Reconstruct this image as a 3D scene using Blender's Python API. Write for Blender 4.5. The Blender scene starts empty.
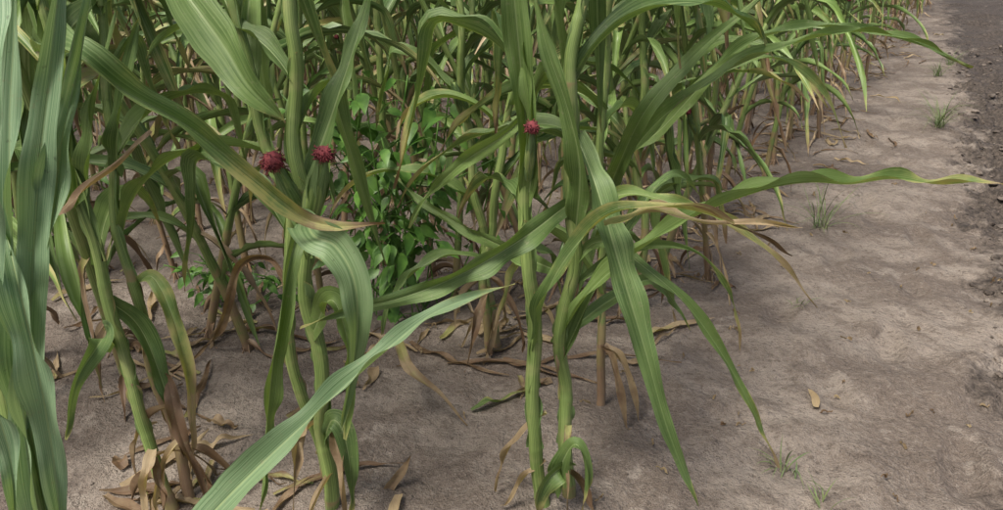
import bpy, math, random
from mathutils import Vector, Matrix, noise
R=math.radians
scene=bpy.context.scene
scene.view_settings.view_transform='Standard'
scene.view_settings.look='None'
scene.view_settings.exposure=0

# ------------------------------------------------------------------ materials
class NT:
    def __init__(s,name):
        s.m=bpy.data.materials.new(name); s.m.use_nodes=True
        s.t=s.m.node_tree; s.t.nodes.clear()
        s.out=s.n('ShaderNodeOutputMaterial')
    def n(s,t,**k):
        x=s.t.nodes.new(t)
        for a,b in k.items(): setattr(x,a,b)
        return x
    def set(s,inp,v):
        if isinstance(v,bpy.types.NodeSocket): s.t.links.new(v,inp)
        else:
            if isinstance(v,(tuple,list)) and len(v)==3 and inp.type=='RGBA': v=(*v,1)
            inp.default_value=v
    def math(s,op,a,b=0.0,c=0.0,clamp=False):
        x=s.n('ShaderNodeMath',operation=op,use_clamp=clamp)
        s.set(x.inputs[0],a); s.set(x.inputs[1],b); s.set(x.inputs[2],c)
        return x.outputs[0]
    def step(s,v,a,b):
        x=s.n('ShaderNodeMapRange',interpolation_type='SMOOTHSTEP')
        s.set(x.inputs[0],v); x.inputs[1].default_value=a; x.inputs[2].default_value=b
        x.inputs[3].default_value=0; x.inputs[4].default_value=1
        return x.outputs[0]
    def mix(s,f,a,b,mode='MIX'):
        x=s.n('ShaderNodeMix',data_type='RGBA',blend_type=mode)
        s.set(x.inputs[0],f); s.set(x.inputs[6],a); s.set(x.inputs[7],b)
        return x.outputs[2]
    def attr(s,nm):
        return s.n('ShaderNodeAttribute',attribute_name=nm).outputs['Fac']
    def noise(s,vec,scale,detail=3,rough=.5,dist=0):
        x=s.n('ShaderNodeTexNoise'); s.set(x.inputs['Vector'],vec)
        x.inputs['Scale'].default_value=scale; x.inputs['Detail'].default_value=detail
        x.inputs['Roughness'].default_value=rough; x.inputs['Distortion'].default_value=dist
        return x.outputs[0]
    def comb(s,a,b,c):
        x=s.n('ShaderNodeCombineXYZ'); s.set(x.inputs[0],a); s.set(x.inputs[1],b); s.set(x.inputs[2],c)
        return x.outputs[0]
    def link(s,a,b): s.t.links.new(a,b)

def leaf_mat(name,full=True):
    N=NT(name)
    au,av,rnd,dry,hue=[N.attr(k) for k in ('au','av','rnd','dry','hue')]
    d=N.math('MULTIPLY',N.math('ABSOLUTE',N.math('SUBTRACT',au,.5)),2.0)
    tex=N.n('ShaderNodeTexCoord').outputs['Object']
    oi=N.n('ShaderNodeObjectInfo').outputs['Random']
    r2=N.math('FRACT',N.math('ADD',rnd,N.math('MULTIPLY',oi,3.7)))
    veinv=N.comb(N.math('MULTIPLY',au,40.0 if full else 20.0),N.math('MULTIPLY',av,2.2),N.math('MULTIPLY',rnd,50.0))
    vein=N.noise(veinv,1.0,2 if full else 0,.6)
    blot=N.noise(tex,14,3 if full else 1,.6)
    f=N.math('ADD',N.math('MULTIPLY',r2,.65),N.math('MULTIPLY',N.math('SUBTRACT',blot,.3),.9),clamp=True)
    g=N.mix(f,(.045,.100,.024),(.185,.280,.066))
    g=N.mix(N.math('MULTIPLY',N.step(vein,.40,.66),.55),g,(.245,.340,.130))
    if full:
        g=N.mix(N.math('MULTIPLY',N.step(vein,.45,.30),.40),g,(.036,.076,.022))
        g=N.mix(hue,g,N.mix(N.step(vein,.3,.7),(.145,.250,.130),(.34,.47,.29)))
    rib=N.math('MULTIPLY',N.math('SUBTRACT',1.0,N.step(d,.03,.09)),N.math('SUBTRACT',.8,N.math('MULTIPLY',av,.7)))
    g=N.mix(rib,g,(.36,.45,.21))
    m=N.math('ADD',N.math('MULTIPLY',dry,1.2),N.math('MULTIPLY',av,.4))
    m=N.math('ADD',m,N.math('MULTIPLY',N.math('POWER',av,5.0),.34))
    m=N.math('ADD',m,N.math('MULTIPLY',N.math('SUBTRACT',blot,.5),.55))
    m=N.math('ADD',m,N.math('MULTIPLY',N.math('POWER',d,3.0),.12))
    m=N.math('ADD',m,N.math('MULTIPLY',N.math('SUBTRACT',vein,.5),.35))
    g=N.mix(N.step(m,.64,.84),g,(.36,.35,.13))
    dc=N.mix(N.step(N.math('ADD',N.math('MULTIPLY',blot,.6),N.math('MULTIPLY',r2,.4)),.3,.75),(.15,.09,.05),(.45,.35,.21))
    dc=N.mix(N.math('MULTIPLY',N.step(vein,.45,.7),.5),dc,(.23,.15,.085))
    col=N.mix(N.step(m,.82,.98),g,dc)
    p=N.n('ShaderNodeBsdfPrincipled')
    if full:
        fine=N.noise(tex,75,3,.7)
        col=N.mix(N.math('MULTIPLY',N.step(fine,.58,.74),.45),col,(.27,.27,.16))
        col=N.mix(N.math('MULTIPLY',N.step(fine,.36,.24),.5),col,(.06,.06,.03))
        b=N.n('ShaderNodeBump'); b.inputs['Strength'].default_value=.5; b.inputs['Distance'].default_value=.003
        N.set(b.inputs['Height'],N.math('ADD',vein,N.math('MULTIPLY',rib,-1.0)))
        N.link(b.outputs[0],p.inputs['Normal'])
    N.set(p.inputs['Base Color'],col)
    N.set(p.inputs['Roughness'],N.math('ADD',.36,N.math('MULTIPLY',blot,.3)))
    p.inputs['Specular IOR Level'].default_value=.5
    if full:
        tr=N.n('ShaderNodeBsdfTranslucent'); N.set(tr.inputs[0],N.mix(1.0,col,(1.25,1.25,.5),'MULTIPLY'))
        mx=N.n('ShaderNodeMixShader'); mx.inputs[0].default_value=.25
        N.link(p.outputs[0],mx.inputs[1]); N.link(tr.outputs[0],mx.inputs[2]); N.link(mx.outputs[0],N.out.inputs[0])
    else: N.link(p.outputs[0],N.out.inputs[0])
    return N.m

def stalk_mat():
    N=NT('corn_stalk')
    au,av,rnd,dry=[N.attr(k) for k in ('au','av','rnd','dry')]
    oi=N.n('ShaderNodeObjectInfo').outputs['Random']
    tex=N.n('ShaderNodeTexCoord').outputs['Object']
    v=N.comb(N.math('MULTIPLY',au,26.0),N.math('MULTIPLY',av,3.0),N.math('MULTIPLY',rnd,40.0))
    st=N.noise(v,1.0,2,.6); bl=N.noise(tex,15,2,.6)
    g=N.mix(N.step(st,.3,.7),(.085,.140,.032),(.26,.35,.105))
    g=N.mix(N.math('MULTIPLY',N.step(bl,.45,.7),.55),g,(.30,.32,.13))
    m=N.math('ADD',dry,N.math('MULTIPLY',N.math('SUBTRACT',bl,.5),.9))
    m=N.math('ADD',m,N.math('MULTIPLY',oi,.15))
    g=N.mix(N.step(m,.40,.60),g,(.27,.22,.10))
    g=N.mix(N.step(m,.65,.9),g,N.mix(st,(.15,.075,.05),(.36,.27,.16)))
    b=N.n('ShaderNodeBump'); b.inputs['Strength'].default_value=.4; b.inputs['Distance'].default_value=.0015
    N.link(st,b.inputs['Height'])
    p=N.n('ShaderNodeBsdfPrincipled'); N.set(p.inputs['Base Color'],g); p.inputs['Roughness'].default_value=.5
    N.link(b.outputs[0],p.inputs['Normal']); N.link(p.outputs[0],N.out.inputs[0])
    return N.m

def simple(name,c1,c2,scale=40,rough=.8,trans=0):
    N=NT(name); tex=N.n('ShaderNodeTexCoord').outputs['Object']
    c=N.mix(N.step(N.noise(tex,scale,2,.6),.3,.7),c1,c2)
    p=N.n('ShaderNodeBsdfPrincipled'); N.set(p.inputs['Base Color'],c); p.inputs['Roughness'].default_value=rough
    if trans:
        tr=N.n('ShaderNodeBsdfTranslucent'); N.set(tr.inputs[0],c)
        mx=N.n('ShaderNodeMixShader'); mx.inputs[0].default_value=trans
        N.link(p.outputs[0],mx.inputs[1]); N.link(tr.outputs[0],mx.inputs[2]); N.link(mx.outputs[0],N.out.inputs[0])
    else: N.link(p.outputs[0],N.out.inputs[0])
    return N.m

def soil_mat(name='soil'):
    N=NT(name); tex=N.n('ShaderNodeNewGeometry').outputs['Position']
    wet=N.attr('wet')
    big=N.noise(tex,1.7,4,.6,0); med=N.noise(tex,7.0,5,.68,0); fin=N.noise(tex,42,3,.75); gr=N.noise(tex,260,1,.7)
    c=N.mix(N.step(big,.42,.60),(.152,.123,.101),(.262,.222,.184))
    c=N.mix(N.math('MULTIPLY',N.step(med,.49,.60),.65),c,(.135,.107,.086))
    c=N.mix(N.math('MULTIPLY',N.step(med,.43,.35),.55),c,(.315,.275,.232))
    c=N.mix(N.math('MULTIPLY',N.step(fin,.52,.68),.45),c,(.29,.25,.21))
    c=N.mix(N.math('MULTIPLY',N.step(fin,.46,.34),.60),c,(.092,.071,.056))
    c=N.mix(N.math('MULTIPLY',N.step(gr,.54,.72),.4),c,(.36,.32,.275))
    c=N.mix(N.math('MULTIPLY',N.step(gr,.44,.28),.45),c,(.075,.058,.047))
    w=N.step(N.math('ADD',wet,N.math('MULTIPLY',N.math('SUBTRACT',med,.5),1.8)),.35,.95)
    c=N.mix(w,c,N.mix(N.step(fin,.3,.7),(.030,.024,.019),(.120,.097,.079)))
    h=N.math('ADD',N.math('MULTIPLY',med,1.1),N.math('MULTIPLY',fin,.6))
    h=N.math('ADD',h,N.math('MULTIPLY',gr,.12))
    b=N.n('ShaderNodeBump'); b.inputs['Strength'].default_value=1.0; b.inputs['Distance'].default_value=.030
    N.link(h,b.inputs['Height'])
    p=N.n('ShaderNodeBsdfPrincipled'); N.set(p.inputs['Base Color'],c)
    N.set(p.inputs['Roughness'],N.math('SUBTRACT',.92,N.math('MULTIPLY',w,.3)))
    p.inputs['Specular IOR Level'].default_value=.3
    N.link(b.outputs[0],p.inputs['Normal']); N.link(p.outputs[0],N.out.inputs[0])
    return N.m

M_LEAF=leaf_mat('corn_leaf'); M_LEAF2=leaf_mat('corn_leaf_field',False); M_STALK=stalk_mat()
M_SILK=simple('corn_silk',(.10,.014,.020),(.24,.045,.05),60,.85)
M_TASSEL=simple('corn_tassel',(.30,.24,.10),(.20,.19,.07),60,.8)
M_WEED=simple('weed_leaf',(.055,.145,.022),(.14,.29,.05),18,.45,.22)
M_GRASS=simple('grass_blade',(.11,.18,.06),(.19,.22,.09),12,.6,.2)
M_SOIL=soil_mat()
MATS=[M_LEAF,M_STALK,M_SILK,M_TASSEL,M_WEED,M_GRASS,M_LEAF2]

# ------------------------------------------------------------------ mesh builder
class MB:
    def __init__(s): s.v=[];s.f=[];s.mi=[];s.a={k:[] for k in('au','av','rnd','dry','hue')}
    def vert(s,p,au=.5,av=0,rnd=0,dry=0,hue=0):
        s.v.append(tuple(p)); a=s.a
        a['au'].append(au);a['av'].append(av);a['rnd'].append(rnd);a['dry'].append(dry);a['hue'].append(hue)
        return len(s.v)-1
    def mesh(s,name):
        m=bpy.data.meshes.new(name); m.from_pydata(s.v,[],s.f)
        for x in MATS: m.materials.append(x)
        m.polygons.foreach_set('material_index',s.mi)
        m.polygons.foreach_set('use_smooth',[True]*len(s.f))
        for k,l in s.a.items():
            at=m.attributes.new(k,'FLOAT','POINT'); at.data.foreach_set('value',l)
        m.update(); return m
    def obj(s,name,parent=None,coll=True):
        o=bpy.data.objects.new(name,s.mesh(name)); scene.collection.objects.link(o)
        if parent: o.parent=parent
        return o

def resample(pts,n):
    P=[Vector(p) for p in pts]
    P=[P[0]*2-P[1]]+P+[P[-1]*2-P[-2]]
    dense=[]
    for i in range(1,len(P)-2):
        a,b,c,d=P[i-1:i+3]
        for k in range(12):
            t=k/12
            dense.append(.5*((2*b)+(c-a)*t+(2*a-5*b+4*c-d)*t*t+(3*b-a-3*c+d)*t**3))
    dense.append(P[-2])
    L=[0]
    for i in range(1,len(dense)): L.append(L[-1]+(dense[i]-dense[i-1]).length)
    out=[];j=0
    for i in range(n+1):
        t=L[-1]*i/n
        while j<len(L)-2 and L[j+1]<t: j+=1
        u=(t-L[j])/max(1e-9,L[j+1]-L[j])
        out.append(dense[j].lerp(dense[j+1],min(1,u)))
    return out,L[-1]

def leaf(mb,pts,width,roll=(0,0),fold=(35,20),dry=0,rnd=None,hue=0,facing=None,n=34,nc=8,wav=.006,rng=random,base=.62,mi=0,curl=0.0,sharp=1.5):
    if rnd is None: rnd=rng.random()
    P,L=resample(pts,n)
    F=Vector(facing) if facing else None
    ph1,ph2=rng.random()*6.28,rng.random()*6.28
    fr1=L*rng.uniform(12,20);fr2=L*rng.uniform(12,20)
    tw=R(rng.uniform(8,24)); twf=rng.uniform(5,10); twp=rng.random()*6
    prevS=None; rows=[]
    for i,p in enumerate(P):
        s=i/n
        T=(P[min(i+1,n)]-P[max(i-1,0)]).normalized()
        if F is not None:
            S=T.cross(F)
            if prevS is not None and S.dot(prevS)<0: S=-S
            if prevS is not None: S=(S.normalized()*.5+prevS*.5)
        else:
            S=prevS if prevS is not None else T.cross(Vector((0,0,1)))
        S=S-T*S.dot(T)
        if S.length<1e-4: S=prevS or T.orthogonal()
        S.normalize(); prevS=S.copy()
        rl=R(roll[0]+(roll[1]-roll[0])*s)+tw*math.sin(twf*s*L*1.5+twp)*s
        Nn=S.cross(T)
        S2=S*math.cos(rl)+Nn*math.sin(rl); N2=Nn*math.cos(rl)-S*math.sin(rl)
        if s<.28: w=base+(1-base)*math.sin(s/.28*math.pi/2)
        else: w=max(0.0,1-((s-.28)/.72)**sharp)**.85
        w=max(w,.03)*width*.5*(1+.13*noise.noise((s*L*16,rnd*77,ph1)))
        fo=R(fold[0]+(fold[1]-fold[0])*s)*(1+.35*math.sin(s*9+ph1))
        row=[]
        for j in range(nc+1):
            x=-1+2*j/nc; ax=abs(x)
            a=min(1.45,fo*(1+curl*ax))
            wv=wav*ax*ax*math.sin((fr1 if x<0 else fr2)*s*2+(ph1 if x<0 else ph2)+1.5*math.sin(s*7+ph2))*min(1,s*5)*(1-s*.5)
            q=p+S2*(x*w*math.cos(a))+N2*(ax*w*math.sin(a)+wv)
            row.append(mb.vert(q,(x+1)/2,s,rnd,dry,hue))
        rows.append(row)
    for i in range(n):
        for j in range(nc):
            mb.f.append((rows[i][j],rows[i][j+1],rows[i+1][j+1],rows[i+1][j])); mb.mi.append(mi)

def tube(mb,pts,rad,n=24,ns=10,mi=1,dry=0,rnd=0,res=True,jit=0,ell=1.0):
    P,L=resample(pts,n) if res else ([Vector(p) for p in pts],1)
    n=len(P)-1; U=None; rows=[]
    if jit:
        P=[p+Vector((noise.noise((p.z*4+rnd*9,0,rnd*50)),noise.noise((p.z*4,5,rnd*50)),0))*jit for p in P]
    for i,p in enumerate(P):
        s=i/n; T=(P[min(i+1,n)]-P[max(i-1,0)]).normalized()
        U=(T.orthogonal() if U is None else U-T*U.dot(T)).normalized(); V=T.cross(U)
        r=rad(s) if callable(rad) else rad
        dd=dry(s) if callable(dry) else dry
        rows.append([mb.vert(p+(U*math.cos(2*math.pi*j/ns)*ell+V*math.sin(2*math.pi*j/ns))*r,abs(2*j/ns-1),s*L,rnd,dd,0) for j in range(ns)])
    for i in range(n):
        for j in range(ns):
            k=(j+1)%ns
            mb.f.append((rows[i][j],rows[i][k],rows[i+1][k],rows[i+1][j])); mb.mi.append(mi)
    mb.f.append(tuple(rows[-1])); mb.mi.append(mi)

def stalk(mb,pts,r=.0125,ns=12,rng=random,n=110,basedry=.55,hero=False):
    if hero: n=220; ns=14
    P,L=resample(pts,40); rn=rng.random()
    nodes=[.03,.08]; 
    while nodes[-1]<L: nodes.append(nodes[-1]+rng.uniform(.12,.18))
    nd=[rng.choice([0,0,.1,.3,.5]) for _ in nodes]; nw=[rng.uniform(.96,1.06) for _ in nodes]
    def seg(z):
        k=0
        while k<len(nodes)-1 and nodes[k+1]<z: k+=1
        return k
    def rad(s):
        z=s*L; base=r*(1.10-.42*(z/max(L,1.9)))
        k=seg(z); lo=nodes[k]; hi=nodes[min(k+1,len(nodes)-1)]; u=(z-lo)/max(.01,hi-lo)
        sheath=1.06*nw[k]+.05*u
        if u>.93: sheath-=.06*(u-.93)/.07
        d=min(abs(z-x) for x in nodes)
        return base*(sheath+.08*math.exp(-(d/.008)**2))
    def dr(s):
        z=s*L; k=seg(z); d=min(abs(z-x) for x in nodes)
        return max(0,basedry-z*1.1)+nd[k]*.4+.20*math.exp(-(d/.007)**2)
    tube(mb,pts,rad,n=n,ns=ns,rnd=rn,dry=dr,jit=.030 if hero else 0,ell=1.15)
    if hero:   # loose sheaths whose margins stand off the stalk
        for k in range(2,len(nodes)-1):
            z0=nodes[k]; z1=nodes[k]+ (nodes[k+1]-nodes[k])*rng.uniform(.9,1.35)
            if z1>L: break
            def at(z):
                f=z/L*40; i=min(39,int(f)); q=P[i].lerp(P[i+1],f-i)
                return q+Vector((noise.noise((q.z*4+rn*9,0,rn*50)),noise.noise((q.z*4,5,rn*50)),0))*.030
            ang=rng.choice([0,math.pi])+rng.gauss(-1.2,.6); off=Vector((math.cos(ang),math.sin(ang),0))
            rr=r*(1.10-.42*z0/1.9)
            pp=[at(z0)+off*rr*.5,at((z0+z1)/2)+off*rr*.8,at(z1)+off*rr*1.2]
            leaf(mb,pp,rr*3.4,facing=tuple(off),fold=(-48,-34),n=14,nc=8,rng=rng,rnd=rng.uniform(.6,1),base=1,sharp=9,wav=.001,dry=rng.choice([0,0,.2,.45,.6]) if z0<.6 else .05,hue=.15)
    return nodes

def silk(mb,c,d,rng,size=.035,cnt=60,sr=.0010):
    c=Vector(c);d=Vector(d).normalized(); m=c+d*size*.45
    for i in range(cnt):
        q=Vector((rng.gauss(0,1),rng.gauss(0,1),rng.gauss(0,1))).normalized()
        if q.dot(d)<-.5: q=(q+d*.8).normalized()
        l=size*rng.uniform(.65,.95)
        b=Vector((rng.gauss(0,1),rng.gauss(0,1),rng.gauss(0,1)-1.0)).normalized()
        tube(mb,[m+q*l*.4,m+q*l*.75,m+q*l*.9+b*size*.32],sr,n=4,ns=3,mi=2)
    tube(mb,[m-d*size*.72,m,m+d*size*.72],lambda s:size*.70*math.sqrt(max(.02,1-(2*s-1)**2)),n=12,ns=10,mi=2)

def ear(mb,b,t,rng,r=.019,sk=True,size=.035,cnt=60,sr=.001):
    b=Vector(b);t=Vector(t);d=(t-b).normalized();Lr=(t-b).length
    tube(mb,[b,b.lerp(t,.5),t],lambda s:r*(.55+.45*math.sin(min(1,s*2)*math.pi/2))*(1-max(0,s-.45)**1.5*1.7),n=14,ns=12,mi=1,rnd=rng.random())
    s0=d.orthogonal().normalized()
    for k in range(4):
        ax=Matrix.Rotation(k*1.57+rng.random(),3,d)@s0
        leaf(mb,[b+ax*r*.5,b+d*Lr*.35+ax*r*1.02,b+d*Lr*.8+ax*r*.85,t+d*.012+ax*r*.5],r*2.4,facing=tuple(ax),fold=(-38,-30),n=12,nc=6,rng=rng,rnd=.95,hue=.2,wav=.001)
    if sk: silk(mb,t,d,rng,size,cnt,sr)

def arch(rng,base,az,L,a0,a1,p=1.3,drift=.5,n=9,kink=False):
    pts=[Vector(base)];q=Vector(base);dz=rng.uniform(-drift,drift)
    kk=rng.uniform(.25,.65) if kink else 9
    for i in range(n):
        s=(i+.5)/n; th=a0+(a1-a0)*s**p; A=az+dz*s*s
        if s>kk: th=max(th,R(163))
        q=q+Vector((math.sin(th)*math.cos(A),math.sin(th)*math.sin(A),math.cos(th)))*(L/n)
        pts.append(q.copy())
    return pts

def gen_plant(seed,H=1.95,n=16,nc=4):
    rng=random.Random(seed); mb=MB()
    lean=Vector((rng.gauss(0,.10),rng.gauss(0,.10),0)); 
    path=[Vector((0,0,-.03)),Vector((0,0,.4))+lean*.3,Vector((0,0,1.0))+lean,Vector((0,0,H))+lean*2.6]
    stalk(mb,path,r=rng.uniform(.0100,.0140),ns=7,n=60,rng=rng,basedry=rng.uniform(.6,1.0))
    P,L=resample(path,60)
    az=rng.random()*6.28
    z=.10;i=0
    while z<H-.18:
        b=P[min(60,int(60*z/H))]
        A=az+i*math.pi+rng.gauss(0,.4)
        f=z/H
        if f<.19 or (f<.40 and rng.random()<.6):
            pts=arch(rng,b,A,rng.uniform(.25,.5),R(rng.uniform(50,100)),R(rng.uniform(168,185)),.5)
            pts=[Vector((p.x,p.y,max(p.z,.006+.015*rng.random()))) for p in pts]
            leaf(mb,pts,rng.uniform(.02,.045),roll=(0,rng.uniform(-120,120)),fold=(50,60),dry=rng.uniform(.65,1),n=n,nc=nc,rng=rng,wav=.008,mi=6)
        else:
            Lf=rng.uniform(.62,.95)*(1-.45*max(0,f-.6)/.4)
            if f<.35: Lf*=.8
            pts=arch(rng,b,A,Lf,R(rng.uniform(14,36)),R(rng.uniform(135,180)),rng.uniform(.6,1.15),kink=rng.random()<.5)
            pts=[Vector((p.x,p.y,max(p.z,.01))) for p in pts]
            leaf(mb,pts,rng.uniform(.040,.080),roll=(rng.uniform(-15,15),rng.uniform(-80,80)),fold=(rng.uniform(35,60),rng.uniform(20,60)),dry=rng.choice([0,.1,.2,.3,.5]) if f<.65 else rng.choice([0,0,.15,.28]),n=n,nc=nc,rng=rng,wav=.012,curl=.3,mi=6)
        z+=rng.uniform(.10,.145); i+=1
    if rng.random()<.8:
        zz=rng.uniform(.75,1.05); b=P[int(60*zz/H)]; a=rng.random()*6.28
        dd=Vector((math.cos(a)*.35,math.sin(a)*.35,1)).normalized()
        ear(mb,b,b+dd*rng.uniform(.12,.17),rng,r=.017,size=.022,cnt=20,sr=.0018,sk=(seed%7==0))
    t=P[-1]
    for k in range(8):
        a=rng.random()*6.28; tl=rng.uniform(.15,.25); o=rng.uniform(.15,.7)
        tube(mb,[t,t+Vector((math.cos(a)*o*tl*.5,math.sin(a)*o*tl*.5,tl*.6)),t+Vector((math.cos(a)*o*tl,math.sin(a)*o*tl,tl*(1-.3*o)))],.0025,n=5,ns=4,mi=3)
    for k in range(6):
        a=k*1.05+rng.random()*.5
        tube(mb,[(0,0,.05),(math.cos(a)*.022,math.sin(a)*.022,.025),(math.cos(a)*.045,math.sin(a)*.045,-.02)],.003,n=4,ns=5,mi=1,dry=.9)
    return mb

# ------------------------------------------------------------------ ground
def axis(lo,hi,d,out_lo,out_hi,g=1.12):
    a=[];x=lo
    while x<hi: a.append(x);x+=d
    s=d;b=[]
    while x<out_hi: a.append(x); s*=g; x+=s
    x=lo;s=d
    while x>out_lo: s*=g; x-=s; b.append(x)
    return b[::-1]+a
def furrow(x,y): return x-(2.36+.50*(y-3.6))+.24*noise.noise((x*1.6,y*1.6,44))+.12*noise.noise((x*5,y*5,45))
rg=random.Random(77)
PR=[]
for i in range(30):   # foot prints pressed in the soft soil
    yy=1.7+i*.30; PR.append((.95+.47*(yy-1.8)+(.15 if i%2 else -.13)+rg.gauss(0,.10),yy+rg.gauss(0,.06),rg.gauss(.45,.25),rg.uniform(.014,.030)))
def gh(x,y):
    h=.034*noise.noise((x*.9,y*.9,0))+.026*noise.noise((x*3.1,y*3.1,3))
    far=math.hypot(x,y)
    if far<22:
        h+=.016*noise.noise((x*7,y*7,7))+.006*noise.noise((x*22,y*22,9))+.010*max(0,noise.noise((x*13,y*13,29)))
        if .3<x<6.5:
            for px,py,pa,pd in PR:
                dx=x-px;dy=y-py
                if dx*dx+dy*dy<.06:
                    c,s_=math.cos(pa),math.sin(pa)
                    u=(dx*s_+dy*c)/.14; v=(dx*c-dy*s_)/.055
                    q=u*u+v*v
                    h-=pd*(math.exp(-q*q)) - pd*.35*math.exp(-(q-1.7)**2*3)
    if far<40:
        f=furrow(x,y)
        if f>-.1:
            k=max(0,min(1,(f+.1)/.35))
            h+=k*(-.04+.09*noise.noise((x*4.3,y*4.3,12))+.12*abs(noise.noise((x*10,y*10,15)))+.045*noise.noise((x*21,y*21,18)))
    return h
xs=axis(-2.6,4.6,.022,-400,400)
ys=[];y=1.35
while y<16: ys.append(y); y+=.0085*y
s=y*.01
while y<400: ys.append(y); s*=1.12; y+=s
b=[];y=1.35;s=.02
while y>-200: s*=1.15; y-=s; b.append(y)
ys=b[::-1]+ys
V=[];WET=[]
for yy in ys:
    for xx in xs:
        V.append((xx,yy,gh(xx,yy) if abs(xx)<60 and abs(yy)<60 else 0))
        f=furrow(xx,yy); WET.append(max(0,min(1,(f+.2)/.4)) if f>-.2 else 0)
nx=len(xs)
Fc=[(j*nx+i,j*nx+i+1,(j+1)*nx+i+1,(j+1)*nx+i) for j in range(len(ys)-1) for i in range(nx-1)]
gm=bpy.data.meshes.new('ground'); gm.from_pydata(V,[],Fc); gm.polygons.foreach_set('use_smooth',[True]*len(Fc))
at=gm.attributes.new('wet','FLOAT','POINT'); at.data.foreach_set('value',WET)
gm.materials.append(M_SOIL); g=bpy.data.objects.new('ground',gm); scene.collection.objects.link(g)

rng=random.Random(5)
cv=[];cf=[];cw=[]
ico=[(0,0,1),(.89,0,.45),(.28,.85,.45),(-.72,.53,.45),(-.72,-.53,.45),(.28,-.85,.45),(.72,.53,-.45),(-.28,.85,-.45),(-.89,0,-.45),(-.28,-.85,-.45),(.72,-.53,-.45),(0,0,-1)]
icf=[(0,1,2),(0,2,3),(0,3,4),(0,4,5),(0,5,1),(1,6,2),(2,7,3),(3,8,4),(4,9,5),(5,10,1),(6,7,2),(7,8,3),(8,9,4),(9,10,5),(10,6,1),(11,7,6),(11,8,7),(11,9,8),(11,10,9),(11,6,10)]
def clod(x,y,r,wet):
    o=len(cv);z=gh(x,y)
    sx,sy,sz=[rng.uniform(.6,1.3) for _ in range(3)]
    for p in ico:
        k=rng.uniform(.7,1.25)*r
        cv.append((x+p[0]*k*sx,y+p[1]*k*sy,z+p[2]*k*sz*.55)); cw.append(wet)
    for f in icf: cf.append(tuple(o+i for i in f))
cl=[(rng.uniform(-1,2.2),1.8+rng.random()**1.5*5) for _ in range(40)]
for i in range(3200):
    if i%2: y=1.7+rng.random()**1.6*6; x=rng.uniform(-1.4,3.2)*(.5+y*.25)
    else:
        a=rng.choice(cl); x=a[0]*(.5+a[1]*.25)+rng.gauss(0,.10); y=a[1]+rng.gauss(0,.10)
    if furrow(x,y)>-.05: continue
    clod(x,y,min(.012,abs(rng.gauss(0,.0040))+.0014),rng.choice([0,0,.3,.5]))
for i in range(1500):
    y=2.2+rng.random()*8; f=abs(rng.gauss(.0,.55))-.12*rng.random()
    clod(2.36+.50*(y-3.6)+f,y,rng.choice([.006,.008,.012,.018,.030])*rng.uniform(.5,1.4),rng.choice([.3,.6,.9]))
cm=bpy.data.meshes.new('soil_clods'); cm.from_pydata(cv,[],cf)
at=cm.attributes.new('wet','FLOAT','POINT'); at.data.foreach_set('value',cw)
cm.materials.append(M_SOIL); o=bpy.data.objects.new('soil_clods',cm); scene.collection.objects.link(o)
sb=o.modifiers.new('s','SUBSURF'); sb.levels=1; sb.render_levels=1

# ------------------------------------------------------------------ surveyed foreground plants (world coordinates, mm)
def W(s): return [Vector([int(c)/1000 for c in p.split(',')]) for p in s.split()]
FACE=(0.05,-1,.45)
rng=random.Random(11)
def L_(mb,s,w,roll=(0,0),fold=(30,20),dry=0,rnd=.5,hue=0,**k):
    k.setdefault('wav',.012)
    leaf(mb,W(s),w,roll=roll,fold=fold,dry=dry,rnd=rnd,hue=hue,facing=FACE,n=90,nc=12,rng=rng,**k)
def crown(mb,top,seed,azs,z0=1.42,H=1.95):
    r=random.Random(seed); top=Vector(top); up=top+Vector((0,.03,H-top.z))
    tube(mb,[top,top.lerp(up,.5),up],lambda s:.0095*(1-.6*s),n=12,ns=9)
    for k,a in enumerate(azs):
        b=top.lerp(up,(k+.3)/len(azs))
        leaf(mb,arch(r,b,a,r.uniform(.5,.65),R(18),R(r.uniform(70,110)),1.4),.065,fold=(40,25),n=24,nc=6,rng=r)
    for k in range(9):
        a=r.random()*6.28;o=r.uniform(.1,.6)
        tube(mb,[up,up+Vector((math.cos(a)*o*.1,math.sin(a)*o*.1,.12)),up+Vector((math.cos(a)*o*.2,math.sin(a)*o*.2,.18))],.003,n=6,ns=5,mi=3)
def addrand(mb,path,zs,seed,wmin=.05,wmax=.08):
    r=random.Random(seed); P,_=resample(path,40)
    for z,a in zs:
        b=min(P,key=lambda p:abs(p.z-z))
        leaf(mb,arch(r,b,R(a),r.uniform(.5,.8),R(r.uniform(15,35)),R(r.uniform(130,178)),r.uniform(.6,1.2),kink=r.random()<.6),r.uniform(wmin,wmax),roll=(0,r.uniform(-60,60)),fold=(45,35),dry=r.choice([0,.15,.3]),n=44,nc=8,rng=r,wav=.012)
def deadlow(mb,base,seed,n=3):
    r=random.Random(seed); x,y=base
    for k in range(n):
        pts=arch(r,(x,y,r.uniform(.1,.34)),r.random()*6.28,r.uniform(.25,.45),R(r.uniform(70,110)),R(182),.45)
        pts=[Vector((p.x,p.y,max(p.z,gh(p.x,p.y)+.006+.012*r.random()))) for p in pts]
        leaf(mb,pts,r.uniform(.025,.045),roll=(0,r.uniform(-150,150)),fold=(45,60),dry=r.uniform(.65,1),n=36,nc=6,rng=r,wav=.012)

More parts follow.
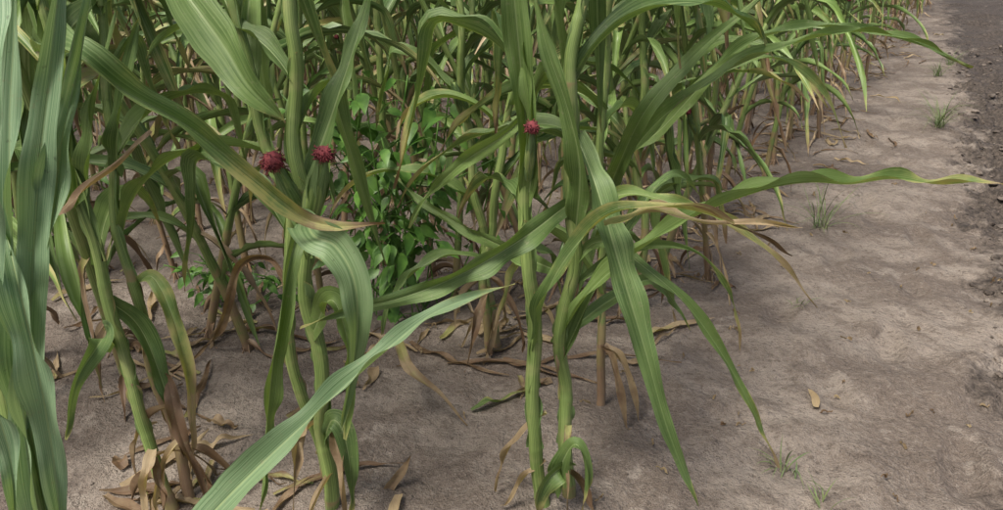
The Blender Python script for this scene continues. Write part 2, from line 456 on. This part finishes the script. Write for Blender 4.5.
# plant A
pA=W("123,1730,-30 104,1760,338 81,1770,626 53,1780,937 37,1780,1171 22,1780,1463")
mb=MB(); stalk(mb,pA,r=.0155,rng=rng,basedry=.3,hero=True)
L_(mb,"63,1780,900 56,1755,1062 40,1740,1222 22,1720,1407 10,1740,1560 -30,1780,1650",.085,roll=(0,15),fold=(50,35),rnd=.25)
L_(mb,"60,1770,880 75,1740,1000 72,1735,1100 50,1735,1230 40,1760,1400",.05,roll=(30,60),fold=(45,40),rnd=.7)
L_(mb,"65,1780,1126 47,1770,1089 -4,1790,1035 -101,1850,953 -195,1900,846 -239,1900,769",.045,roll=(20,-30),fold=(40,30),rnd=.6)
L_(mb,"89,1760,474 100,1700,647 145,1650,787 224,1600,908 316,1580,940 418,1560,936 529,1560,891 636,1580,827",.05,roll=(70,20),fold=(50,50),dry=.36,rnd=.9,wav=.014)
L_(mb,"133,1780,704 49,1900,693 -90,2100,686 -240,2200,742 -324,2300,788",.05,roll=(20,40),rnd=.3)
ear(mb,(.062,1.74,.95),(.066,1.69,1.078),rng,r=.012,size=.020,cnt=190)
addrand(mb,pA,[(1.1,100),(1.3,60),(.8,110),(1.2,170)],41)
deadlow(mb,(.12,1.74),3,2)
crown(mb,(.022,1.78,1.45),3,[1.6,2.8,.4,2.2]); mb.obj('corn_plant')
# plant B
pB=W("184,1760,-30 171,1800,311 160,1800,495 165,1800,880 170,1800,1212 177,1800,1463")
mb=MB(); stalk(mb,pB,r=.0150,rng=rng,basedry=.35,hero=True)
L_(mb,"160,1795,871 43,1700,816 -96,1650,750 -232,1620,705 -368,1600,680 -463,1600,639",.066,roll=(15,35),fold=(35,20),rnd=.2)
L_(mb,"172,1795,1040 192,1760,1000 214,1680,945 261,1620,800 330,1580,592 396,1560,386 486,1550,167",.080,roll=(25,-20),fold=(40,30),rnd=.25,hue=.1)
L_(mb,"142,1800,481 218,1750,658 324,1700,791 445,1660,895 573,1630,962 660,1610,985 740,1600,984 830,1600,996 932,1600,984 1020,1600,990 1082,1600,980 1200,1620,940",.055,roll=(65,45),fold=(55,55),dry=.24,rnd=.75,wav=.014,sharp=2.2)
L_(mb,"170,1800,700 243,1790,776 356,1720,726 469,1700,620 602,1700,422 736,1700,165",.038,roll=(30,10),rnd=.5,dry=.2)
L_(mb,"173,1800,789 277,1750,910 413,1720,895 539,1700,854 656,1700,760 774,1720,629",.034,roll=(40,0),rnd=.9,dry=.40,wav=.014)
L_(mb,"224,1600,890 330,1590,925 440,1570,905 540,1550,915 640,1560,900",.035,roll=(60,0),fold=(50,50),rnd=.95,dry=.62,wav=.014)
L_(mb,"181,1800,776 178,1720,980 145,1700,1121 91,1700,1270 59,1720,1407",.06,roll=(30,50),rnd=.4)
L_(mb,"149,1750,40 160,1700,180 190,1670,262 215,1660,200 217,1660,53",.06,roll=(30,60),fold=(30,40),rnd=.3,dry=.15)
L_(mb,"184,1760,120 150,1700,160 110,1680,120 90,1670,20",.07,roll=(10,50),fold=(30,30),rnd=.1,dry=.3)
L_(mb,"177,1800,525 292,1900,562 416,2000,575 517,2100,447 569,2100,362",.045,roll=(30,0),rnd=.3)
L_(mb,"160,1800,440 230,1780,640 300,1760,800 360,1800,900 430,1850,930 520,1880,840",.045,roll=(50,20),fold=(45,40),rnd=.1)
L_(mb,"170,1800,640 260,1820,700 380,1800,760 500,1800,730 590,1790,600 620,1790,470",.030,roll=(40,10),fold=(50,50),rnd=.6,dry=.25)
addrand(mb,pB,[(1.15,20),(1.25,70),(1.0,100),(1.35,30)],42)
deadlow(mb,(.18,1.77),5,2)
crown(mb,(.177,1.80,1.45),4,[1.2,.2,2.9]); mb.obj('corn_plant')
# plant C
pC=W("-456,1720,-30 -468,1720,240 -464,1720,568 -463,1740,901 -461,1760,1175 -457,1780,1463")
mb=MB(); stalk(mb,pC,r=.0150,rng=rng,basedry=.3,hero=True)
L_(mb,"-462,1735,850 -425,1620,880 -386,1520,895 -340,1500,880 -304,1480,804 -317,1500,651 -370,1520,414",.085,roll=(0,25),fold=(35,35),rnd=.75,hue=.45,base=.5)
L_(mb,"-469,1740,850 -483,1650,787 -522,1600,607 -567,1580,371 -611,1570,106",.065,roll=(40,60),fold=(45,45),rnd=.05)
L_(mb,"-470,1720,554 -400,1650,686 -365,1620,622 -359,1600,499 -384,1600,328",.06,roll=(20,60),rnd=.2)
L_(mb,"-470,1740,901 -397,1800,1076 -350,1850,1204 -316,1900,1310 -288,1900,1397",.065,roll=(20,20),rnd=.3)
L_(mb,"-468,1720,240 -430,1680,330 -400,1660,300 -390,1650,180 -400,1650,40",.055,roll=(20,70),rnd=.3,dry=.15)
ear(mb,(-.466,1.735,.86),(-.494,1.66,1.008),rng,r=.020,size=.030,cnt=420)
ear(mb,(-.440,1.68,.86),(-.385,1.64,1.030),rng,r=.025,size=.025,cnt=340)
addrand(mb,pC,[(1.15,150),(1.3,80),(.75,120),(1.35,190),(1.05,60)],43)
deadlow(mb,(-.45,1.73),6,3)
crown(mb,(-.457,1.78,1.45),6,[1.5,.3,3.4]); mb.obj('corn_plant')
# plants D
pD=W("-914,1720,-30 -969,1780,325 -1013,1820,602 -1045,1850,863 -1071,1900,1196 -1067,1920,1418")
mb=MB(); stalk(mb,pD,r=.0130,rng=rng,basedry=.5,hero=True)
L_(mb,"-1010,1800,480 -970,1700,560 -946,1600,581 -950,1500,549 -1002,1500,401",.07,roll=(40,60),rnd=.3,hue=.1)
L_(mb,"-1013,1820,602 -960,1850,500 -900,1800,330 -870,1760,150",.06,roll=(30,60),rnd=.2,dry=.3)
L_(mb,"-1045,1850,863 -960,1750,950 -900,1700,1080 -850,1700,1220 -800,1700,1330",.07,roll=(20,50),rnd=.4)
L_(mb,"-1045,1840,850 -930,1700,1180 -757,1400,1290 -678,1410,1219 -584,1450,1143 -493,1480,1042 -408,1500,951 -339,1500,928 -237,1500,932",.095,roll=(50,5),fold=(48,45),dry=.22,rnd=.35,hue=.15,sharp=2.6,wav=.014)
addrand(mb,pD,[(1.0,120),(1.15,60),(1.3,20),(.7,100),(1.25,90)],44)
deadlow(mb,(-.93,1.73),7,4)
crown(mb,(-1.067,1.92,1.41),7,[1.5,2.6,3.8]); mb.obj('corn_plant')
mb=MB(); pD2=W("-869,1760,-30 -941,1850,311 -982,1900,621 -1002,1950,937 -974,2000,1323"); stalk(mb,pD2,r=.0115,rng=rng,basedry=.9,hero=True)
L_(mb,"-982,1900,600 -900,1850,650 -840,1800,520 -830,1780,300 -860,1760,80",.045,roll=(20,70),rnd=.2,dry=.48)
L_(mb,"-990,1950,900 -950,1900,1000 -880,1850,1150 -820,1850,1300",.06,roll=(0,30),rnd=.4)
L_(mb,"-941,1850,330 -900,1820,360 -860,1750,250 -800,1700,60 -780,1650,20",.04,roll=(0,90),rnd=.4,dry=.95)
L_(mb,"-1045,1640,880 -965,1600,915 -889,1600,972 -829,1650,1012 -773,1700,1077",.022,roll=(0,60),rnd=.9,dry=1)
addrand(mb,pD2,[(1.1,80),(1.2,150),(.9,60),(.75,10),(1.28,100)],45)
deadlow(mb,(-.88,1.78),8,4)
crown(mb,(-.974,2.0,1.31),8,[1.4,2.4,.6]); mb.obj('corn_plant')
# plant G
mb=MB(); pG=W("-520,1840,-30 -535,1830,500 -535,1800,916 -568,1820,1011 -601,1840,1206 -615,1860,1399"); stalk(mb,pG,r=.0120,rng=rng,basedry=.4,hero=True)
L_(mb,"-691,1700,1427 -605,1600,1359 -532,1550,1275 -484,1520,1204 -425,1520,1140",.10,roll=(15,-10),fold=(35,30),rnd=.35,sharp=3)
L_(mb,"-535,1800,640 -600,1880,690 -690,1900,660 -795,1950,444 -980,2000,256",.036,roll=(0,50),fold=(45,60),dry=.95,rnd=.3)
addrand(mb,pG,[(1.1,100),(.8,150),(1.25,50),(1.3,130)],46); deadlow(mb,(-.53,1.84),9,3)
crown(mb,(-.615,1.86,1.39),9,[1.5,2.9,3.6]); mb.obj('corn_plant')
mb=MB(); stalk(mb,W("-700,1120,-30 -702,1125,120 -705,1130,200 -705,1130,260"),r=.012,rng=rng)
L_(mb,"-705,1130,200 -670,1170,300 -620,1220,366 -515,1250,477 -364,1330,598 -230,1420,689 -131,1500,736 29,1550,775",.085,roll=(15,45),fold=(42,38),rnd=.7,hue=.6,dry=.05)
mb.obj('corn_plant')
for nm,s,zs,r0 in (("H","565,2900,-30 557,2900,238 525,2900,701 510,2900,1176 508,2900,1440",[(.3,200),(.45,10),(.6,170),(.75,-20),(.9,190),(1.02,30),(1.15,-40),(1.3,150)],.0140),
    ("I","-13,2650,-30 -79,2700,493 -135,2700,967 -150,2700,1384",[(.3,20),(.5,180),(.7,-20),(.85,160),(1.0,30),(1.15,200),(1.25,90)],.0125),
    ("J","-44,2600,-30 -68,2600,257 -5,2600,677 60,2600,1084 90,2600,1400",[(.35,200),(.6,10),(.8,170),(.95,-30),(1.1,150),(1.25,20)],.0125)):
    mb=MB(); p=W(s); stalk(mb,p,r=r0,rng=rng,basedry=.6,hero=True); addrand(mb,p,zs,len(s)*7+ord(nm))
    if nm=="H":
        L_(mb,"525,2900,740 560,2600,900 600,2350,1050 680,2250,1180 800,2150,1240 930,2080,1240 1060,2020,1210 1180,2000,1161",.06,roll=(50,30),fold=(45,35),rnd=.35)
        L_(mb,"525,2900,701 560,2800,900 640,2700,1080 760,2600,1150 900,2500,1100 1020,2450,960",.055,roll=(40,20),rnd=.6,dry=.2)
    if nm=="I": ear(mb,(-.12,2.69,.86),(-.16,2.66,1.0),rng,sk=False)
    deadlow(mb,(p[0].x,p[0].y),ord(nm),4)
    crown(mb,p[-1],ord(nm),[.5,2.6,4.2]); mb.obj('corn_plant')
mb=MB(); p=W("330,2250,-30 320,2260,300 300,2270,700 290,2280,1100 300,2280,1420")
stalk(mb,p,r=.0115,rng=rng,basedry=.9,hero=True)
L_(mb,"305,2270,600 364,2100,922 503,2000,1111 668,2000,1200 859,2000,1248 1036,2000,1224 1180,2000,1161",.052,roll=(55,35),fold=(50,45),rnd=.3,wav=.014)
L_(mb,"300,2270,680 370,2260,860 461,2250,940 603,2200,1121 760,2200,1150 900,2200,1060 990,2200,900",.05,roll=(40,10),rnd=.6,dry=.2)
L_(mb,"300,2270,680 356,2000,1028 471,2000,1180 583,2000,1288 670,2000,1369",.06,roll=(20,10),rnd=.3)
addrand(mb,p,[(.4,170),(.55,0),(.8,180),(1.0,200),(1.2,20),(.9,60)],77); crown(mb,p[-1],5,[.5,2.5,4.5]); deadlow(mb,(.33,2.25),17,2); mb.obj('corn_plant')

# plant E (near left)
mb=MB(); stalk(mb,W("-700,900,-30 -690,905,500 -670,910,900 -640,920,1200 -620,950,1500"),r=.014,rng=rng,basedry=.3)
L_(mb,"-668,880,600 -640,880,850 -612,880,1023 -578,900,1252 -555,920,1375 -547,950,1459 -530,1000,1600",.060,roll=(10,20),fold=(58,45),rnd=.8,hue=1)
L_(mb,"-690,920,600 -660,920,840 -628,920,987 -584,950,1199 -545,970,1345 -523,1000,1457 -500,1050,1580",.060,roll=(-20,-40),fold=(50,40),rnd=.5,hue=1)
L_(mb,"-640,930,1000 -590,950,1118 -554,970,1246 -526,1000,1340 -495,1020,1445 -470,1050,1540",.045,roll=(20,-30),fold=(50,50),rnd=.6,hue=.9)
L_(mb,"-640,920,1100 -609,900,1151 -576,850,1094 -573,840,989 -582,840,869 -598,840,737 -610,840,600",.055,roll=(10,10),fold=(45,50),rnd=.9,hue=1)
L_(mb,"-560,930,1480 -543,850,1364 -556,840,1269 -587,840,1150 -648,840,975",.055,roll=(10,30),fold=(45,45),rnd=.7,hue=1)
L_(mb,"-660,900,1050 -618,800,1000 -608,800,943 -611,800,869 -631,800,773",.05,roll=(-20,20),fold=(45,45),rnd=.4,hue=.9)
mb.obj('corn_plant')

# ------------------------------------------------------------------ the field
variants=[gen_plant(100+i,H=1.75+.04*(i%7)).mesh('corn_plant_mesh') for i in range(14)]
field=bpy.data.objects.new('corn_field',None); scene.collection.objects.link(field)
rng=random.Random(21); cnt=0
def put(px,py,sc=1):
    global cnt
    o=bpy.data.objects.new('stalk_%04d'%cnt,rng.choice(variants)); o.parent=field; cnt+=1
    o.location=(px,py,gh(px,py)); o.rotation_euler=(rng.gauss(0,.09),rng.gauss(.02,.09),rng.random()*6.28)
    o.scale=(sc,sc,sc*rng.uniform(.93,1.05)); scene.collection.objects.link(o)
Y=3.3
while Y<17:
    edge=.57+.58*(Y-2.9)+.02
    x=edge+rng.gauss(0,.1)
    while x>-(.68*Y+1.0):
        put(x+rng.gauss(0,.03),Y+rng.gauss(0,.07),rng.uniform(.84,1.06))
        x-=rng.uniform(.17,.33)*(1 if Y<8 else 1.5)
    Y+=.62
for px,py in ((-1.45,2.6),(-1.75,2.55),(-2.1,2.6),(-1.5,2.0),(-1.9,1.8),(-1.15,2.72),(.32,3.05),(-.75,2.95),(.15,3.1),(-2.3,1.9),(-1.3,2.35),(-1.6,2.25),(-.95,2.6),(.72,3.3),(.9,3.75),(1.15,4.15),(.5,3.05),(-.2,3.0)):
    put(px,py)

# ------------------------------------------------------------------ weeds
def oval(mb,c,d,up,l,w,mi=4):
    d=d.normalized(); s=d.cross(up)
    if s.length<.01: s=d.orthogonal()
    s.normalize(); nrm=s.cross(d)
    prof=[(0,.12),(.15,.75),(.35,1),(.6,.72),(.82,.34),(1,.02)]
    rows=[]
    for t,wd in prof:
        p=c+d*l*t-nrm*(l*.25*t*t)
        rows.append([mb.vert(p-s*w*wd*.5+nrm*w*wd*.12),mb.vert(p),mb.vert(p+s*w*wd*.5+nrm*w*wd*.12)])
    for i in range(len(prof)-1):
        for j in range(2):
            mb.f.append((rows[i][j],rows[i][j+1],rows[i+1][j+1],rows[i+1][j])); mb.mi.append(mi)
def weed(name,cx,cy,rx,ry,z0,z1,stems,nl,seed,ls=.065):
    r=random.Random(seed); mb=MB()
    for s in range(stems):
        b=Vector((cx+r.uniform(-rx,rx)*.5,cy+r.uniform(-ry,ry)*.5,0)); h=r.uniform(.6,1)*(z1)
        pts=[b,b+Vector((r.gauss(0,rx*.4),r.gauss(0,ry*.4),h*.5)),b+Vector((r.gauss(0,rx*.7),r.gauss(0,ry*.7),h))]
        tube(mb,pts,.003,n=12,ns=5,mi=4)
        P,_=resample(pts,40)
        for k in range(nl):
            p=r.choice(P)
            if p.z<z0 and r.random()<.8: continue
            a=r.random()*6.28; el=r.uniform(-.5,.5)
            d=Vector((math.cos(a),math.sin(a),el)); q=p+d*r.uniform(.02,.08)
            tube(mb,[p,q-Vector((0,0,-.005)),q],.0012,n=2,ns=3,mi=4)
            l=ls*r.uniform(.6,1.35)
            oval(mb,q,d+Vector((0,0,-.6)),Vector((r.gauss(0,.5),r.gauss(0,.4)-.5,1)),l,l*.48)
    mb.obj(name)
weed('climbing_weed',-.40,2.85,.32,.15,.25,1.0,16,30,1,.080)
weed('climbing_weed',-1.12,2.95,.16,.12,.0,.28,6,16,2,.055)
weed('climbing_weed',-2.1,3.2,.35,.15,.1,.95,10,26,3)

def tuft(name,x,y,h,n,seed,spread=.5):
    r=random.Random(seed); mb=MB(); z=gh(x,y)
    for k in range(n):
        a=r.random()*6.28
        leaf(mb,arch(r,(x+r.gauss(0,.02),y+r.gauss(0,.02),z-.004),a,h*r.uniform(.4,1.15),R(r.uniform(5,50)),R(r.uniform(40,140)),1.2,n=6),.0055,fold=(25,25),n=8,nc=2,rng=r,mi=5,wav=0)
    mb.obj(name)
tuft('grass_tuft',1.71,3.95,.36,30,1)
tuft('grass_tuft',3.40,6.03,.42,50,2)
tuft('grass_tuft',.855,1.92,.14,14,3)
tuft('grass_tuft',.89,1.76,.10,9,4)
tuft('grass_tuft',1.25,2.95,.09,8,5)
tuft('grass_tuft',4.5,8.2,.25,40,6)
tuft('grass_tuft',5.0,8.9,.25,30,7)

# ------------------------------------------------------------------ litter
def litter(name,items):
    r=random.Random(len(name)); mb=MB()
    for x,y,a,l,w,d in items:
        pts=[];n=6;c=r.gauss(0,.3)
        q=Vector((x,y,0)); hh=r.uniform(.004,.026)
        for i in range(n+1):
            zz=gh(q.x,q.y)+.006+hh*abs(math.sin(i*1.3+a))*r.random()
            pts.append(Vector((q.x,q.y,zz))); an=a+c*(i-2)*.5
            q=q+Vector((math.cos(an),math.sin(an),0))*l/n
        leaf(mb,pts,w,facing=(0,0,1),roll=(r.uniform(-30,30),r.uniform(-60,60)),fold=(r.uniform(5,35),r.uniform(10,50)),dry=d,n=26,nc=6,rng=r,wav=.008)
    mb.obj(name)
r=random.Random(8); it=[]
for i in range(95):
    if i%3:
        bx,by=r.choice([(-.92,1.75),(-.46,1.75),(-.88,1.85),(-.03,2.62),(-.95,2.6),(-1.3,2.4)])
        x,y=bx+r.gauss(-.1,.16),by+r.gauss(.05,.13)
    else:
        y=r.uniform(2.3,3.4); x=r.uniform(-2,.6)
    it.append((x,y,r.random()*6.28,r.uniform(.08,.40),r.uniform(.012,.042),r.uniform(.62,1)))
for i in range(170):
    y=r.uniform(3,12); x=.57+.58*(y-2.9)+r.gauss(-.1,.3)
    it.append((x,y,r.random()*6.28,r.uniform(.12,.4),r.uniform(.012,.03),r.uniform(.8,1)))
for i in range(110):   # small crumbs of stover
    y=r.uniform(1.75,5); x=r.uniform(-.6,2.0)*(.5+y*.2)
    it.append((x,y,r.random()*6.28,r.uniform(.012,.05),r.uniform(.003,.008),1))
it+=[(-.35,2.65,-.6,.45,.03,.9),(-.2,2.5,-.2,.6,.025,.85),(.1,2.45,.15,.6,.02,.8),(-.1,2.2,.5,.3,.035,.4),(.75,3.3,-.5,.25,.02,1)]
litter('dry_leaf_litter',it)
mb=MB(); L_(mb,"-368,2400,200 -296,2200,162 -197,2150,99 -107,2100,18",.04,dry=.62,rnd=.1,roll=(0,60)); mb.obj('fallen_leaf')
mb=MB(); leaf(mb,[(-.33,1.79,.005),(-.31,1.8,.03),(-.275,1.82,.07),(-.255,1.83,.11)],.035,facing=(0,-1,.3),fold=(30,40),dry=1,rnd=.9,n=16,nc=6,rng=rng); mb.obj('dry_husk')
mb=MB(); z=gh(1.06,2.26); leaf(mb,[(1.05,2.22,z+.012),(1.06,2.26,z+.02),(1.062,2.33,z+.016)],.026,facing=(0,0,1),fold=(15,20),dry=1,rnd=.99,hue=0,n=12,nc=5,rng=rng); mb.obj('dry_leaf_scrap')

# ------------------------------------------------------------------ light
sd=Vector((-.45,-.42,1.15)).normalized()
el=math.asin(sd.z); az=math.atan2(sd.x,sd.y)
w=bpy.data.worlds.new('World'); scene.world=w; w.use_nodes=True
nt=w.node_tree; bg=nt.nodes['Background']
sk=nt.nodes.new('ShaderNodeTexSky'); sk.sky_type='NISHITA'; sk.sun_disc=False; sk.sun_elevation=el; sk.sun_rotation=az
sk.dust_density=6; sk.air_density=.8; sk.ozone_density=.5
nt.links.new(sk.outputs[0],bg.inputs[0]); bg.inputs[1].default_value=.15
sl=bpy.data.lights.new('sun','SUN'); sl.energy=3.9; sl.angle=R(17); sl.color=(1,.96,.88)
so=bpy.data.objects.new('sun',sl); scene.collection.objects.link(so); so.rotation_euler=sd.to_track_quat('Z','Y').to_euler()
so.location=(0,0,10)

cam=bpy.data.cameras.new('camera'); cam.sensor_width=36; cam.lens=36*787/1003; cam.clip_end=1500; cam.clip_start=.02
co=bpy.data.objects.new('camera',cam); scene.collection.objects.link(co)
co.location=(0,0,1.5); co.rotation_euler=(R(67),0,0); scene.camera=co
print(cnt)
